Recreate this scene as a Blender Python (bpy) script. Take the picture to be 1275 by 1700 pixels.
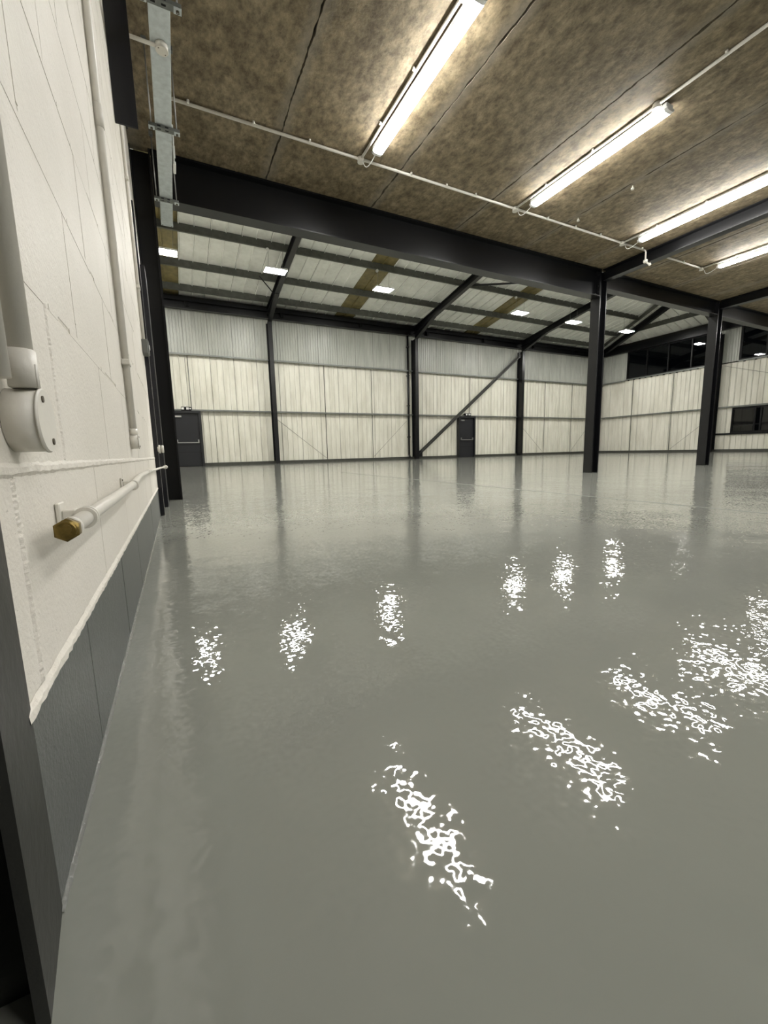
import bpy, bmesh, math, random
from mathutils import Vector, Matrix

random.seed(7)
S = bpy.context.scene
for o in list(bpy.data.objects):
    bpy.data.objects.remove(o, do_unlink=True)

# ------------------------------------------------------------------ camera
YAW, PITCH, ROLL, FPX = 0.46295, 0.14652, -0.02364, 680.466
fwd = Vector((math.sin(YAW) * math.cos(PITCH), math.cos(YAW) * math.cos(PITCH), -math.sin(PITCH)))
rt = Vector((math.cos(YAW), -math.sin(YAW), 0.0))
up = rt.cross(fwd)
r2 = math.cos(ROLL) * rt + math.sin(ROLL) * up
u2 = -math.sin(ROLL) * rt + math.cos(ROLL) * up
cam = bpy.data.cameras.new('camera')
cam.sensor_fit = 'VERTICAL'
cam.sensor_height = 36.0
cam.sensor_width = 27.0
cam.lens = FPX / 1700.0 * 36.0
cam.clip_start = 0.02
cam.clip_end = 200
cam_o = bpy.data.objects.new('camera', cam)
S.collection.objects.link(cam_o)
cam_o.matrix_world = Matrix(((r2.x, u2.x, -fwd.x, 0.0), (r2.y, u2.y, -fwd.y, 0.0), (r2.z, u2.z, -fwd.z, 0.455), (0, 0, 0, 1)))
S.camera = cam_o

# ------------------------------------------------------------------ world (night outside), exposure
w = bpy.data.worlds.new('world')
S.world = w
w.use_nodes = True
w.node_tree.nodes['Background'].inputs[0].default_value = (0.5, 0.55, 0.65, 1)
w.node_tree.nodes['Background'].inputs[1].default_value = 0.004
S.view_settings.view_transform = 'Standard'
S.view_settings.look = 'None'
S.view_settings.gamma = 1.0
S.view_settings.use_curve_mapping = False
S.view_settings.exposure = 2.5

BATTEN = 20.5     # radiance of the batten diffusers
HIGHBAY = 44.0    # radiance of the high bay lenses


# ------------------------------------------------------------------ materials
def new_mat(name):
    m = bpy.data.materials.new(name)
    m.use_nodes = True
    nt = m.node_tree
    b = nt.nodes['Principled BSDF']
    return m, nt, b


def ramp(nt, fac, c0, c1, p0=0.3, p1=0.7):
    r = nt.nodes.new('ShaderNodeValToRGB')
    r.color_ramp.elements[0].position = p0
    r.color_ramp.elements[0].color = (*c0, 1)
    r.color_ramp.elements[1].position = p1
    r.color_ramp.elements[1].color = (*c1, 1)
    nt.links.new(fac, r.inputs[0])
    return r.outputs[0]


def noise(nt, scale, detail=3.0, rough=0.55, stretch=(1, 1, 1), rot=(0, 0, 0)):
    tc = nt.nodes.new('ShaderNodeNewGeometry')
    mp = nt.nodes.new('ShaderNodeMapping')
    mp.inputs['Scale'].default_value = stretch
    mp.inputs['Rotation'].default_value = rot
    n = nt.nodes.new('ShaderNodeTexNoise')
    n.inputs['Scale'].default_value = scale
    n.inputs['Detail'].default_value = detail
    n.inputs['Roughness'].default_value = rough
    nt.links.new(tc.outputs['Position'], mp.inputs[0])
    nt.links.new(mp.outputs[0], n.inputs['Vector'])
    return n.outputs['Fac']


def bump(nt, height, dist, strength=1.0, prev=None):
    bn = nt.nodes.new('ShaderNodeBump')
    bn.inputs['Strength'].default_value = strength
    bn.inputs['Distance'].default_value = dist
    nt.links.new(height, bn.inputs['Height'])
    if prev is not None:
        nt.links.new(prev, bn.inputs['Normal'])
    return bn.outputs[0]


def simple(name, col, rough=0.5, metal=0.0, var=0.0, vscale=6.0, bscale=0.0, bdist=0.0, spec=0.5):
    m, nt, b = new_mat(name)
    b.inputs['Roughness'].default_value = rough
    b.inputs['Metallic'].default_value = metal
    b.inputs['Specular IOR Level'].default_value = spec
    f = noise(nt, vscale, 4)
    v = max(var, 0.02)
    c0 = tuple(c * (1 - v) for c in col)
    c1 = tuple(min(1, c * (1 + v)) for c in col)
    nt.links.new(ramp(nt, f, c0, c1), b.inputs['Base Color'])
    if bdist > 0:
        nt.links.new(bump(nt, noise(nt, bscale, 4), bdist), b.inputs['Normal'])
    return m


def emit(name, col, strength):
    m = bpy.data.materials.new(name)
    m.use_nodes = True
    nt = m.node_tree
    nt.nodes.clear()
    e = nt.nodes.new('ShaderNodeEmission')
    e.inputs[0].default_value = (*col, 1)
    e.inputs[1].default_value = strength
    o = nt.nodes.new('ShaderNodeOutputMaterial')
    nt.links.new(e.outputs[0], o.inputs[0])
    return m


def mix_fac(nt, a, b, fac, mode='MIX'):
    mx = nt.nodes.new('ShaderNodeMix')
    mx.data_type = 'RGBA'
    mx.blend_type = mode
    if isinstance(fac, float):
        mx.inputs[0].default_value = fac
    else:
        nt.links.new(fac, mx.inputs[0])
    for s, v in ((mx.inputs[6], a), (mx.inputs[7], b)):
        if isinstance(v, tuple):
            s.default_value = (*v, 1)
        else:
            nt.links.new(v, s)
    return mx.outputs[2]


M = {}


def floor_material():
    m, nt, b = new_mat('grey_epoxy_floor')
    c = ramp(nt, noise(nt, 1.1, 4), (0.255, 0.262, 0.230), (0.282, 0.287, 0.254), 0.35, 0.65)
    nt.links.new(c, b.inputs['Base Color'])
    b.inputs['Roughness'].default_value = 0.035
    b.inputs['Specular IOR Level'].default_value = 0.5
    b.inputs['IOR'].default_value = 1.5
    n = bump(nt, noise(nt, 1.6, 2.0), 0.006)                       # slow undulation of the screed
    n = bump(nt, noise(nt, 11.0, 1.5), 0.0009, prev=n)
    # orange peel of the rolled coat: small tilts of the surface normal
    for scale, k in ((36.0, 0.050), (92.0, 0.110)):
        g = nt.nodes.new('ShaderNodeNewGeometry')
        t = nt.nodes.new('ShaderNodeTexNoise')
        t.inputs['Scale'].default_value = scale
        t.inputs['Detail'].default_value = 0.6
        nt.links.new(g.outputs['Position'], t.inputs['Vector'])
        a = nt.nodes.new('ShaderNodeVectorMath')
        a.operation = 'SUBTRACT'
        a.inputs[1].default_value = (0.5, 0.5, 0.5)
        nt.links.new(t.outputs['Color'], a.inputs[0])
        m2 = nt.nodes.new('ShaderNodeVectorMath')
        m2.operation = 'MULTIPLY'
        m2.inputs[1].default_value = (k, k, 0.0)
        nt.links.new(a.outputs[0], m2.inputs[0])
        ad = nt.nodes.new('ShaderNodeVectorMath')
        ad.operation = 'ADD'
        nt.links.new(n, ad.inputs[0])
        nt.links.new(m2.outputs[0], ad.inputs[1])
        nm = nt.nodes.new('ShaderNodeVectorMath')
        nm.operation = 'NORMALIZE'
        nt.links.new(ad.outputs[0], nm.inputs[0])
        n = nm.outputs[0]
    nt.links.new(n, b.inputs['Normal'])
    return m


def painted_block(name, c0, c1, rough):
    m, nt, b = new_mat(name)
    base = ramp(nt, noise(nt, 2.0, 4), c0, c1)
    pits = ramp(nt, noise(nt, 210, 2, 0.5), (0.45, 0.44, 0.42), (1, 1, 1), 0.235, 0.27)
    nt.links.new(mix_fac(nt, base, pits, 0.75, 'MULTIPLY'), b.inputs['Base Color'])
    b.inputs['Roughness'].default_value = rough
    n = bump(nt, noise(nt, 160, 4, 0.6), 0.0018, 0.8)
    n = bump(nt, noise(nt, 35, 3), 0.002, 0.7, n)
    nt.links.new(n, b.inputs['Normal'])
    return m


def concrete():
    m, nt, b = new_mat('stained_concrete_soffit')
    big = ramp(nt, noise(nt, 1.6, 5, 0.6), (0.170, 0.133, 0.078), (0.238, 0.195, 0.128), 0.3, 0.72)
    mot = ramp(nt, noise(nt, 19, 8, 0.74, (1.0, 0.6, 1)), (0.50, 0.48, 0.44), (1.42, 1.42, 1.42), 0.38, 0.64)
    c = mix_fac(nt, big, mot, 0.9, 'MULTIPLY')
    mid = ramp(nt, noise(nt, 7, 4, 0.6), (0.72, 0.70, 0.66), (1.2, 1.2, 1.2), 0.35, 0.65)
    c = mix_fac(nt, c, mid, 0.8, 'MULTIPLY')
    spots = ramp(nt, noise(nt, 70, 2, 0.5), (0.35, 0.33, 0.3), (1, 1, 1), 0.26, 0.33)
    c = mix_fac(nt, c, spots, 0.6, 'MULTIPLY')
    # pale cement bloom along the plank joints
    g = nt.nodes.new('ShaderNodeNewGeometry')
    sx = nt.nodes.new('ShaderNodeSeparateXYZ')
    nt.links.new(g.outputs['Position'], sx.inputs[0])

    def op(o, a, v):
        n = nt.nodes.new('ShaderNodeMath')
        n.operation = o
        nt.links.new(a, n.inputs[0])
        if isinstance(v, float):
            n.inputs[1].default_value = v
        else:
            nt.links.new(v, n.inputs[1])
        return n.outputs[0]
    u = op('PINGPONG', op('SUBTRACT', sx.outputs[0], 1.108), 0.61275)
    u = op('ADD', u, op('MULTIPLY', noise(nt, 9, 4, 0.6), 0.10))
    near = ramp(nt, u, (1, 1, 1), (0, 0, 0), 0.06, 0.15)
    c = mix_fac(nt, c, (0.26, 0.235, 0.19), op('MULTIPLY', near, 0.5))
    nt.links.new(c, b.inputs['Base Color'])
    b.inputs['Roughness'].default_value = 0.75
    n = bump(nt, noise(nt, 28, 5, 0.6), 0.004, 0.7)
    nt.links.new(n, b.inputs['Normal'])
    return m


def cladding(name, c0, c1, rough):
    m, nt, b = new_mat(name)
    dirt = ramp(nt, noise(nt, 1.6, 5, 0.6, (2.0, 2.0, 0.35)), c0, c1, 0.3, 0.6)
    st = ramp(nt, noise(nt, 9.0, 3, 0.6, (1, 1, 0.05)), (0.93, 0.925, 0.91), (1, 1, 1), 0.3, 0.6)
    nt.links.new(mix_fac(nt, dirt, st, 0.8, 'MULTIPLY'), b.inputs['Base Color'])
    b.inputs['Roughness'].default_value = rough
    return m


def glass_material():
    m = bpy.data.materials.new('dark_window_glass')
    m.use_nodes = True
    nt = m.node_tree
    nt.nodes.clear()
    t = nt.nodes.new('ShaderNodeBsdfTransparent')
    t.inputs[0].default_value = (0.25, 0.27, 0.28, 1)
    g = nt.nodes.new('ShaderNodeBsdfGlossy')
    g.inputs['Roughness'].default_value = 0.01
    fr = nt.nodes.new('ShaderNodeFresnel')
    fr.inputs[0].default_value = 1.5
    mx = nt.nodes.new('ShaderNodeMixShader')
    o = nt.nodes.new('ShaderNodeOutputMaterial')
    nt.links.new(fr.outputs[0], mx.inputs[0])
    nt.links.new(t.outputs[0], mx.inputs[1])
    nt.links.new(g.outputs[0], mx.inputs[2])
    nt.links.new(mx.outputs[0], o.inputs[0])
    return m


M['floor'] = floor_material()
M['white_block'] = painted_block('white_painted_blockwork', (0.685, 0.65, 0.578), (0.765, 0.73, 0.66), 0.5)
M['grey_block'] = painted_block('grey_painted_plinth', (0.088, 0.094, 0.090), (0.112, 0.118, 0.112), 0.42)
M['mortar'] = simple('white_painted_mortar', (0.66, 0.62, 0.54), 0.6, var=0.12, vscale=60, bscale=150, bdist=0.003)
M['grey_mortar'] = simple('grey_painted_mortar', (0.055, 0.058, 0.056), 0.5, bscale=150, bdist=0.002)
M['concrete'] = concrete()
M['dark_void'] = simple('dark_joint_void', (0.02, 0.018, 0.015), 0.9)
M['steel'] = simple('charcoal_painted_steel', (0.0045, 0.0047, 0.0056), 0.30, var=0.12, vscale=3, spec=0.42)
M['navy_steel'] = simple('navy_painted_steel', (0.005, 0.0055, 0.009), 0.34, var=0.1, vscale=3)
M['purlin'] = simple('weathered_galvanised_purlin', (0.085, 0.088, 0.076), 0.5, 0.1, var=0.25, vscale=5)
M['galv'] = simple('galvanised_steel', (0.57, 0.62, 0.63), 0.42, 0.25, var=0.14, vscale=25)
M['strut'] = simple('dull_galvanised_strut', (0.17, 0.18, 0.17), 0.45, 0.5, var=0.15, vscale=30)
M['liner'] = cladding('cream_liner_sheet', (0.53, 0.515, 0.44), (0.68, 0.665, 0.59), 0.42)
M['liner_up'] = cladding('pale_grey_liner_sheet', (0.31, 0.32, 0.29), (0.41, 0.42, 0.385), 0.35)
M['roof'] = cladding('white_roof_liner_sheet', (0.74, 0.75, 0.71), (0.84, 0.85, 0.81), 0.4)
M['rooflight'] = simple('yellowed_rooflight_sheet', (0.19, 0.155, 0.065), 0.45, var=0.3, vscale=4)
M['pvc'] = simple('white_painted_conduit', (0.70, 0.675, 0.61), 0.38, var=0.04, vscale=20, bscale=90, bdist=0.0004)
M['pvc_clean'] = simple('white_plastic', (0.72, 0.72, 0.69), 0.35)
M['batten_body'] = simple('white_batten_body', (0.75, 0.76, 0.76), 0.4)
M['brass'] = simple('aged_brass', (0.24, 0.17, 0.05), 0.35, 0.8, var=0.35, vscale=120)
M['grey_plastic'] = simple('grey_plastic_box', (0.13, 0.135, 0.125), 0.5)
M['door'] = simple('anthracite_painted_door', (0.0095, 0.010, 0.013), 0.42, var=0.06)
M['door_frame'] = simple('anthracite_door_frame', (0.008, 0.0085, 0.0105), 0.4)
M['chrome'] = simple('brushed_steel', (0.55, 0.55, 0.54), 0.3, 0.9)
M['black'] = simple('black_frame', (0.003, 0.003, 0.0035), 0.45, spec=0.2)
M['base'] = simple('dark_olive_base_trim', (0.040, 0.041, 0.033), 0.5, var=0.2)
M['screw'] = simple('tarnished_screw', (0.10, 0.085, 0.06), 0.5, 0.6)
M['wire'] = simple('steel_wire', (0.30, 0.30, 0.29), 0.4, 0.7)
M['brace'] = simple('olive_grey_brace', (0.036, 0.036, 0.031), 0.45, var=0.15)
M['glass'] = glass_material()
M['joint_line'] = simple('pale_floor_joint', (0.42, 0.43, 0.40), 0.25)
M['cove'] = simple('grey_epoxy_cove', (0.155, 0.16, 0.148), 0.12, bscale=60, bdist=0.003)
M['plaster'] = simple('white_plain_wall', (0.60, 0.58, 0.53), 0.6, var=0.05)
M['batten'] = emit('lit_batten_diffuser', (1.0, 0.985, 0.95), BATTEN)
M['highbay'] = emit('lit_high_bay_lens', (1.0, 0.98, 0.92), HIGHBAY)

# ------------------------------------------------------------------ building helpers
COL = S.collection
MESH = {}


def wmat(o):
    if o is None:
        return Matrix.Identity(4)
    return wmat(o.parent) @ Matrix.Translation(o.location) @ o.rotation_euler.to_matrix().to_4x4()


def tag(o, label=None, cat=None, group=None, kind=None):
    if label:
        o['label'] = label
    if cat:
        o['category'] = cat
    if group:
        o['group'] = group
    if kind:
        o['kind'] = kind
    return o


def thing(name, loc, label, cat, group=None, kind=None):
    o = bpy.data.objects.new(name, None)
    o.empty_display_size = 0.1
    COL.objects.link(o)
    o.location = loc
    return tag(o, label, cat, group, kind)


def link(name, me, loc, parent, rot=None):
    o = bpy.data.objects.new(name, me)
    COL.objects.link(o)
    if parent is not None:
        o.parent = parent
    m = Matrix.Translation(Vector(loc))
    if rot is not None:
        m = m @ rot.to_matrix().to_4x4()
    m = wmat(parent).inverted() @ m
    o.location = m.to_translation()
    o.rotation_euler = m.to_euler()
    return o


def mesh_of(name, verts, faces, mat, smooth=False):
    me = bpy.data.meshes.new(name)
    me.from_pydata([tuple(v) for v in verts], [], faces)
    bm = bmesh.new()
    bm.from_mesh(me)
    bmesh.ops.recalc_face_normals(bm, faces=bm.faces)
    bm.to_mesh(me)
    bm.free()
    me.materials.append(M[mat])
    if smooth:
        for p in me.polygons:
            p.use_smooth = True
    return me


def raw(name, verts, faces, mat, parent=None, smooth=False):
    """mesh given in world coordinates; origin put at its base centre"""
    xs = [v[0] for v in verts]
    ys = [v[1] for v in verts]
    zs = [v[2] for v in verts]
    c = Vector(((min(xs) + max(xs)) / 2, (min(ys) + max(ys)) / 2, min(zs)))
    me = mesh_of(name, [Vector(v) - c for v in verts], faces, mat, smooth)
    return link(name, me, c, parent)


def box(name, a, b, mat, parent=None, bev=0.0):
    d = tuple(round(abs(b[i] - a[i]), 5) for i in range(3))
    key = ('box', d, mat, bev)
    if key not in MESH:
        x, y, z = (k / 2 for k in d)
        vs = [(-x, -y, -z), (x, -y, -z), (x, y, -z), (-x, y, -z), (-x, -y, z), (x, -y, z), (x, y, z), (-x, y, z)]
        fs = [(0, 3, 2, 1), (4, 5, 6, 7), (0, 1, 5, 4), (1, 2, 6, 5), (2, 3, 7, 6), (3, 0, 4, 7)]
        me = mesh_of(name, vs, fs, mat)
        if bev > 0:
            bm = bmesh.new()
            bm.from_mesh(me)
            bmesh.ops.bevel(bm, geom=bm.edges[:], offset=bev, segments=1, affect='EDGES')
            bm.to_mesh(me)
            bm.free()
        MESH[key] = me
    return link(name, MESH[key], tuple((a[i] + b[i]) / 2 for i in range(3)), parent)


def cyl(name, p0, p1, r, mat, parent=None, seg=16, r1=None, bev=0.0):
    p0, p1 = Vector(p0), Vector(p1)
    L = round((p1 - p0).length, 4)
    r1 = r if r1 is None else r1
    key = ('cyl', L, r, r1, seg, mat, bev)
    if key not in MESH:
        bm = bmesh.new()
        bmesh.ops.create_cone(bm, cap_ends=True, segments=seg, radius1=r, radius2=r1, depth=L)
        if bev > 0:
            es = [e for e in bm.edges if abs(e.verts[0].co.z - e.verts[1].co.z) < 1e-6]
            bmesh.ops.bevel(bm, geom=es, offset=bev, segments=2, affect='EDGES')
        me = bpy.data.meshes.new(name)
        bm.to_mesh(me)
        bm.free()
        me.materials.append(M[mat])
        for p in me.polygons:
            p.use_smooth = len(p.vertices) == 4
        MESH[key] = me
    q = (p1 - p0).to_track_quat('Z', 'Y')
    return link(name, MESH[key], (p0 + p1) / 2, parent, q.to_euler())


def tube(name, pts, r, mat, parent=None, seg=12):
    pts = [Vector(p) for p in pts]
    rs = r if isinstance(r, (list, tuple)) else [r] * len(pts)
    vs, fs = [], []
    ref = None
    for i, p in enumerate(pts):
        d = (pts[min(i + 1, len(pts) - 1)] - pts[max(i - 1, 0)]).normalized()
        if ref is None:
            ref = d.orthogonal().normalized()
        ref = (ref - d * ref.dot(d)).normalized()
        bn = d.cross(ref)
        for k in range(seg):
            a = 2 * math.pi * k / seg
            vs.append(p + (ref * math.cos(a) + bn * math.sin(a)) * rs[i])
    for i in range(len(pts) - 1):
        for k in range(seg):
            fs.append((i * seg + k, i * seg + (k + 1) % seg, (i + 1) * seg + (k + 1) % seg, (i + 1) * seg + k))
    fs.append(tuple(range(seg)))
    fs.append(tuple((len(pts) - 1) * seg + k for k in range(seg)))
    return raw(name, vs, fs, mat, parent, True)


def prism(name, poly, o, d, n, wid, mat, parent=None):
    """polygon of (s, z) in the vertical plane through o along d, thickened by wid along n"""
    o, d, n = Vector(o), Vector(d), Vector(n)
    vs = []
    for t in (-wid / 2, wid / 2):
        for s, z in poly:
            v = o + d * s + n * t
            vs.append((v.x, v.y, z))
    k = len(poly)
    fs = [tuple(range(k)), tuple(range(k, 2 * k))] + [(i, (i + 1) % k, k + (i + 1) % k, k + i) for i in range(k)]
    return raw(name, vs, fs, mat, parent)


def merge(name, boxes, mat, parent=None):
    vs, fs = [], []
    for a, b in boxes:
        i = len(vs)
        x0, y0, z0 = a
        x1, y1, z1 = b
        vs += [(x0, y0, z0), (x1, y0, z0), (x1, y1, z0), (x0, y1, z0), (x0, y0, z1), (x1, y0, z1), (x1, y1, z1), (x0, y1, z1)]
        fs += [tuple(i + j for j in f) for f in [(0, 3, 2, 1), (4, 5, 6, 7), (0, 1, 5, 4), (1, 2, 6, 5), (2, 3, 7, 6), (3, 0, 4, 7)]]
    return raw(name, vs, fs, mat, parent)


# ------------------------------------------------------------------ key dimensions (metres)
XW = -0.145            # face of the blockwork wall
CEIL = 3.33            # soffit of the concrete planks
YB0, YB1 = 4.82, 4.99  # main beam flange
YF = 20.30             # face of the far cladding
XR = 27.60             # face of the right hand cladding
def hip_x(y):          # plan of the hip line
    return XR - 0.5 * (YF - y)


def hip_y(x):
    return YF - 2.0 * (XR - x)

SL = 0.174             # roof slope


def z_right(x):        # top of rafters on the right hand slope
    return 6.966 + 0.348 * (XR - x)


def z_raf(run):        # top of rafters, run = distance in from the eave line (wall minus 1 m)
    return 7.14 + SL * run


# ------------------------------------------------------------------ floor and shell
f = raw('floor', [(-3, -7, 0), (28.2, -7, 0), (28.2, 20.9, 0), (-3, 20.9, 0), (-3, -7, -0.2), (28.2, -7, -0.2), (28.2, 20.9, -0.2), (-3, 20.9, -0.2)],
        [(0, 1, 2, 3), (4, 5, 6, 7), (0, 1, 5, 4), (1, 2, 6, 5), (2, 3, 7, 6), (3, 0, 4, 7)], 'floor')
tag(f, 'glossy grey epoxy coated warehouse floor', 'floor', kind='structure')

t = box('trim_1', (3.385, -4.0, -0.002), (3.393, 9.0, 0.0022), 'joint_line')
tag(t, 'thin pale joint line running across the grey floor', 'floor joint', kind='structure')

# wavy bead of epoxy where the plinth meets the floor
vs, fs = [], []
N = 150
for i in range(N + 1):
    y = 0.465 + (4.75 - 0.465) * (i / N) ** 1.5
    a = 0.001 * random.random()
    b = 0.0016 * random.random()
    vs += [(XW - 0.004, y, -0.002), (XW - 0.002, y, 0.004 + a), (XW + 0.001 + a * 0.3, y, 0.0026 + b * 0.5), (XW + 0.0035 + b, y, 0.0010), (XW + 0.005 + b, y, -0.002)]
    if i:
        for k in range(4):
            fs.append(((i - 1) * 5 + k, i * 5 + k, i * 5 + k + 1, (i - 1) * 5 + k + 1))
t = raw('trim_2', vs, fs, 'cove', None, True)
tag(t, 'lumpy grey epoxy bead along the foot of the block wall', 'floor trim', kind='structure')

# ---- left block wall: mortar backing with individual painted blocks
WL = box('wall_left', (-0.36, 0.45, 0.0), (XW - 0.0012, 4.80, CEIL), 'mortar')
tag(WL, 'white painted blockwork wall with grey plinth on the left', 'wall', kind='structure')
box('plinth_backing', (XW - 0.006, 0.45, 0.0), (XW - 0.0008, 4.80, 0.212), 'grey_mortar', WL)
J = 0.005


def lay(course, z0, z1, off, mat):
    y = off - 0.45 * 3
    while y < 4.80:
        a, b = max(y + J / 2, 0.455), min(y + 0.45 - J / 2, 4.80)
        if b - a > 0.03:
            dx = random.uniform(-0.0004, 0.0004)
            box('block', (XW - 0.03 + dx, a, z0), (XW + dx, b, z1), mat, WL, 0.0012)
        y += 0.45


lay(0, 0.0, 0.2100, 0.748, 'grey_block')
k = 0
z = 0.2215
while z < CEIL - 0.02:
    lay(k + 1, z + J / 2, min(z + 0.225 - J / 2, CEIL), 0.523 if k % 2 == 0 else 0.748, 'white_block')
    z += 0.225
    k += 1


def bead(name, y0, y1, z0, z1, n, along, mat, proud, rnd):
    """lumpy smear of mortar left on the face of the blocks"""
    vs, fs = [], []
    for i in range(n + 1):
        s = i / n
        j = [random.uniform(-1, 1) * rnd for _ in range(4)]
        if along == 'y':
            y = y0 + (y1 - y0) * s
            pr = [(XW - 0.001, y, z0 + j[0]), (XW + proud * (0.7 + 0.3 * random.random()), y, z0 + (z1 - z0) * 0.3 + j[1]),
                  (XW + proud * (0.5 + 0.5 * random.random()), y, z0 + (z1 - z0) * 0.7 + j[2]), (XW - 0.001, y, z1 + j[3])]
        else:
            zz = z0 + (z1 - z0) * s
            pr = [(XW - 0.001, y0 + j[0], zz), (XW + proud * (0.6 + 0.4 * random.random()), y0 + (y1 - y0) * 0.35 + j[1], zz),
                  (XW + proud * (0.4 + 0.6 * random.random()), y0 + (y1 - y0) * 0.7 + j[2], zz), (XW - 0.001, y1 + j[3], zz)]
        vs += pr
        if i:
            for q in range(3):
                fs.append(((i - 1) * 4 + q, i * 4 + q, i * 4 + q + 1, (i - 1) * 4 + q + 1))
    return raw(name, vs, fs, mat, WL, False)


bead('mortar_bead', 0.46, 3.6, 0.437, 0.4535, 240, 'y', 'white_block', 0.0038, 0.0012)
bead('mortar_bead', 0.46, 3.6, 0.2075, 0.2235, 260, 'y', 'white_block', 0.0045, 0.0016)
bead('mortar_bead', 0.515, 0.531, 0.225, 0.437, 70, 'z', 'white_block', 0.0026, 0.0014)
bead('mortar_bead', 0.742, 0.757, 0.455, 0.668, 70, 'z', 'white_block', 0.0024, 0.0014)

# paint-filled stretches of the joints, so that the courses show only here and there
def fill_strips(k, z, off):
    y = 0.46
    segs = []
    while y < 4.7:
        L = random.uniform(0.05, 0.45)
        segs.append((y, min(y + L, 4.78)))
        y += L + (random.uniform(0.03, 0.22) if random.random() < 0.6 else 0.004)
    bx = [((XW - 0.002, a, z - 0.0045 + random.uniform(-0.001, 0)), (XW + 0.0005, b, z + 0.0045 + random.uniform(0, 0.001))) for a, b in segs]
    yj = off - 1.35
    while yj < 4.75:
        if yj > 0.50 and random.random() < 0.55:
            a = random.uniform(0.0, 0.08)
            bx.append(((XW - 0.002, yj - 0.0045, z + 0.006 + a), (XW + 0.0005, yj + 0.0045, z + 0.219 - random.uniform(0, 0.05))))
        yj += 0.45
    merge('mortar_fill', bx, 'white_block', WL)


z, k = 0.2215, 0
while z < CEIL - 0.25:
    if k > 1:
        fill_strips(k, z, 0.523 if k % 2 == 0 else 0.748)
    z += 0.225
    k += 1

# ---- concrete plank soffit
CE = box('ceiling', (-0.4, -6.5, CEIL + 0.10), (28.0, 4.93, CEIL + 0.22), 'dark_void')
tag(CE, 'brown stained concrete plank soffit over the near bay', 'ceiling', kind='structure')
jx = [-0.40] + [1.108 + 1.2255 * (i - 1) for i in range(1, 24)]


def edge(x, n, amp):
    out, v = [], 0.0
    for i in range(n + 1):
        v = 0.55 * v + random.uniform(-amp, amp)
        out.append(x + v)
    return out


for i in range(len(jx) - 1):
    x0, x1 = jx[i], jx[i + 1]
    if x0 > 27.6:
        break
    n = 190 if x1 < 7 else (40 if x1 < 12 else 2)
    amp = 0.0060 if x1 < 12 else 0.0
    gl, gr = 0.007, 0.007
    e0, e1 = edge(x0 + gl, n, amp), edge(x1 - gr, n, amp)
    dz = random.uniform(0, 0.006)
    vs, fs = [], []
    for q in range(n + 1):
        y = -6.4 + (4.90 + 6.4) * q / n if n < 50 else -0.5 + 5.40 * q / n
        vs += [(e0[q], y, CEIL + dz), (e1[q], y, CEIL + dz), (e0[q], y, CEIL + 0.11), (e1[q], y, CEIL + 0.11)]
        if q:
            p, c = (q - 1) * 4, q * 4
            fs += [(p, c, c + 1, p + 1), (p, c, c + 2, p + 2), (p + 1, c + 1, c + 3, p + 3)]
    if n >= 50:
        b = len(vs)
        vs += [(x0 + gl, -6.4, CEIL + dz), (x1 - gr, -6.4, CEIL + dz), (x0 + gl, -6.4, CEIL + 0.11), (x1 - gr, -6.4, CEIL + 0.11)]
        fs += [(b, 0, 1, b + 1), (b, 0, 2, b + 2), (b + 1, 1, 3, b + 3)]
    raw('concrete_plank', vs, fs, 'concrete', CE)

# ---- walls out of view that close the room
t = box('wall_back', (-3, -6.8, 0), (28.0, -6.5, CEIL + 0.2), 'plaster')
tag(t, 'plain white wall at the back of the near bay', 'wall', kind='structure')
t = box('wall_side', (-1.45, 4.82, 0), (-1.2, 20.6, 7.4), 'plaster')
tag(t, 'plain white side wall of the high bay hall', 'wall', kind='structure')
t = box('wall_upper', (-1.2, 4.60, CEIL + 0.23), (28.0, 4.80, 9.9), 'plaster')
tag(t, 'pale wall above the main beam of the mezzanine', 'wall', kind='structure')


# ---- profiled sheets
def profile(width, ribs, rib_w, depth, land=0.35):
    """list of (u, d): d is how far the rib stands proud of the pan"""
    pts = [(0.005, 0.0)]
    for r in ribs:
        pts += [(r - rib_w / 2, 0), (r - rib_w * land / 2, depth), (r + rib_w * land / 2, depth), (r + rib_w / 2, 0)]
    pts.append((width - 0.005, 0.0))
    return pts


def sheet_mesh(name, prof, mat, P):
    """P(u, d, end) -> world point"""
    vs, fs = [], []
    for i, (u, d) in enumerate(prof):
        vs += [P(u, d, 0), P(u, d, 1)]
        if i:
            fs.append((2 * i - 2, 2 * i - 1, 2 * i + 1, 2 * i))
    return vs, fs


PW = profile(1.0, (0.03, 0.28, 0.53, 0.78), 0.042, 0.024)
PU = profile(1.0, (0.03, 0.155, 0.28, 0.405, 0.53, 0.655, 0.78, 0.905), 0.045, 0.018)


def wall_sheet(wall, axis, s0, z0, z1, mat, prof, width=1.0):
    if width < 0.999:
        prof = [p for p in prof if p[0] < width - 0.01] + [(width - 0.002, 0)]
    key = ('sheet', axis, round(z1 - z0, 4), mat, len(prof), round(width, 3))
    if key not in MESH:
        h = z1 - z0
        if axis == 'x':
            P = lambda u, d, e: (u, -d, e * h)
        else:
            P = lambda u, d, e: (-d, -u, e * h)
        vs, fs = sheet_mesh('s', prof, mat, P)
        MESH[key] = mesh_of('cladding_sheet', vs, fs, mat)
    loc = (s0, YF, z0) if axis == 'x' else (XR, s0, z0)
    return link('cladding_sheet', MESH[key], loc, wall)


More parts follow.
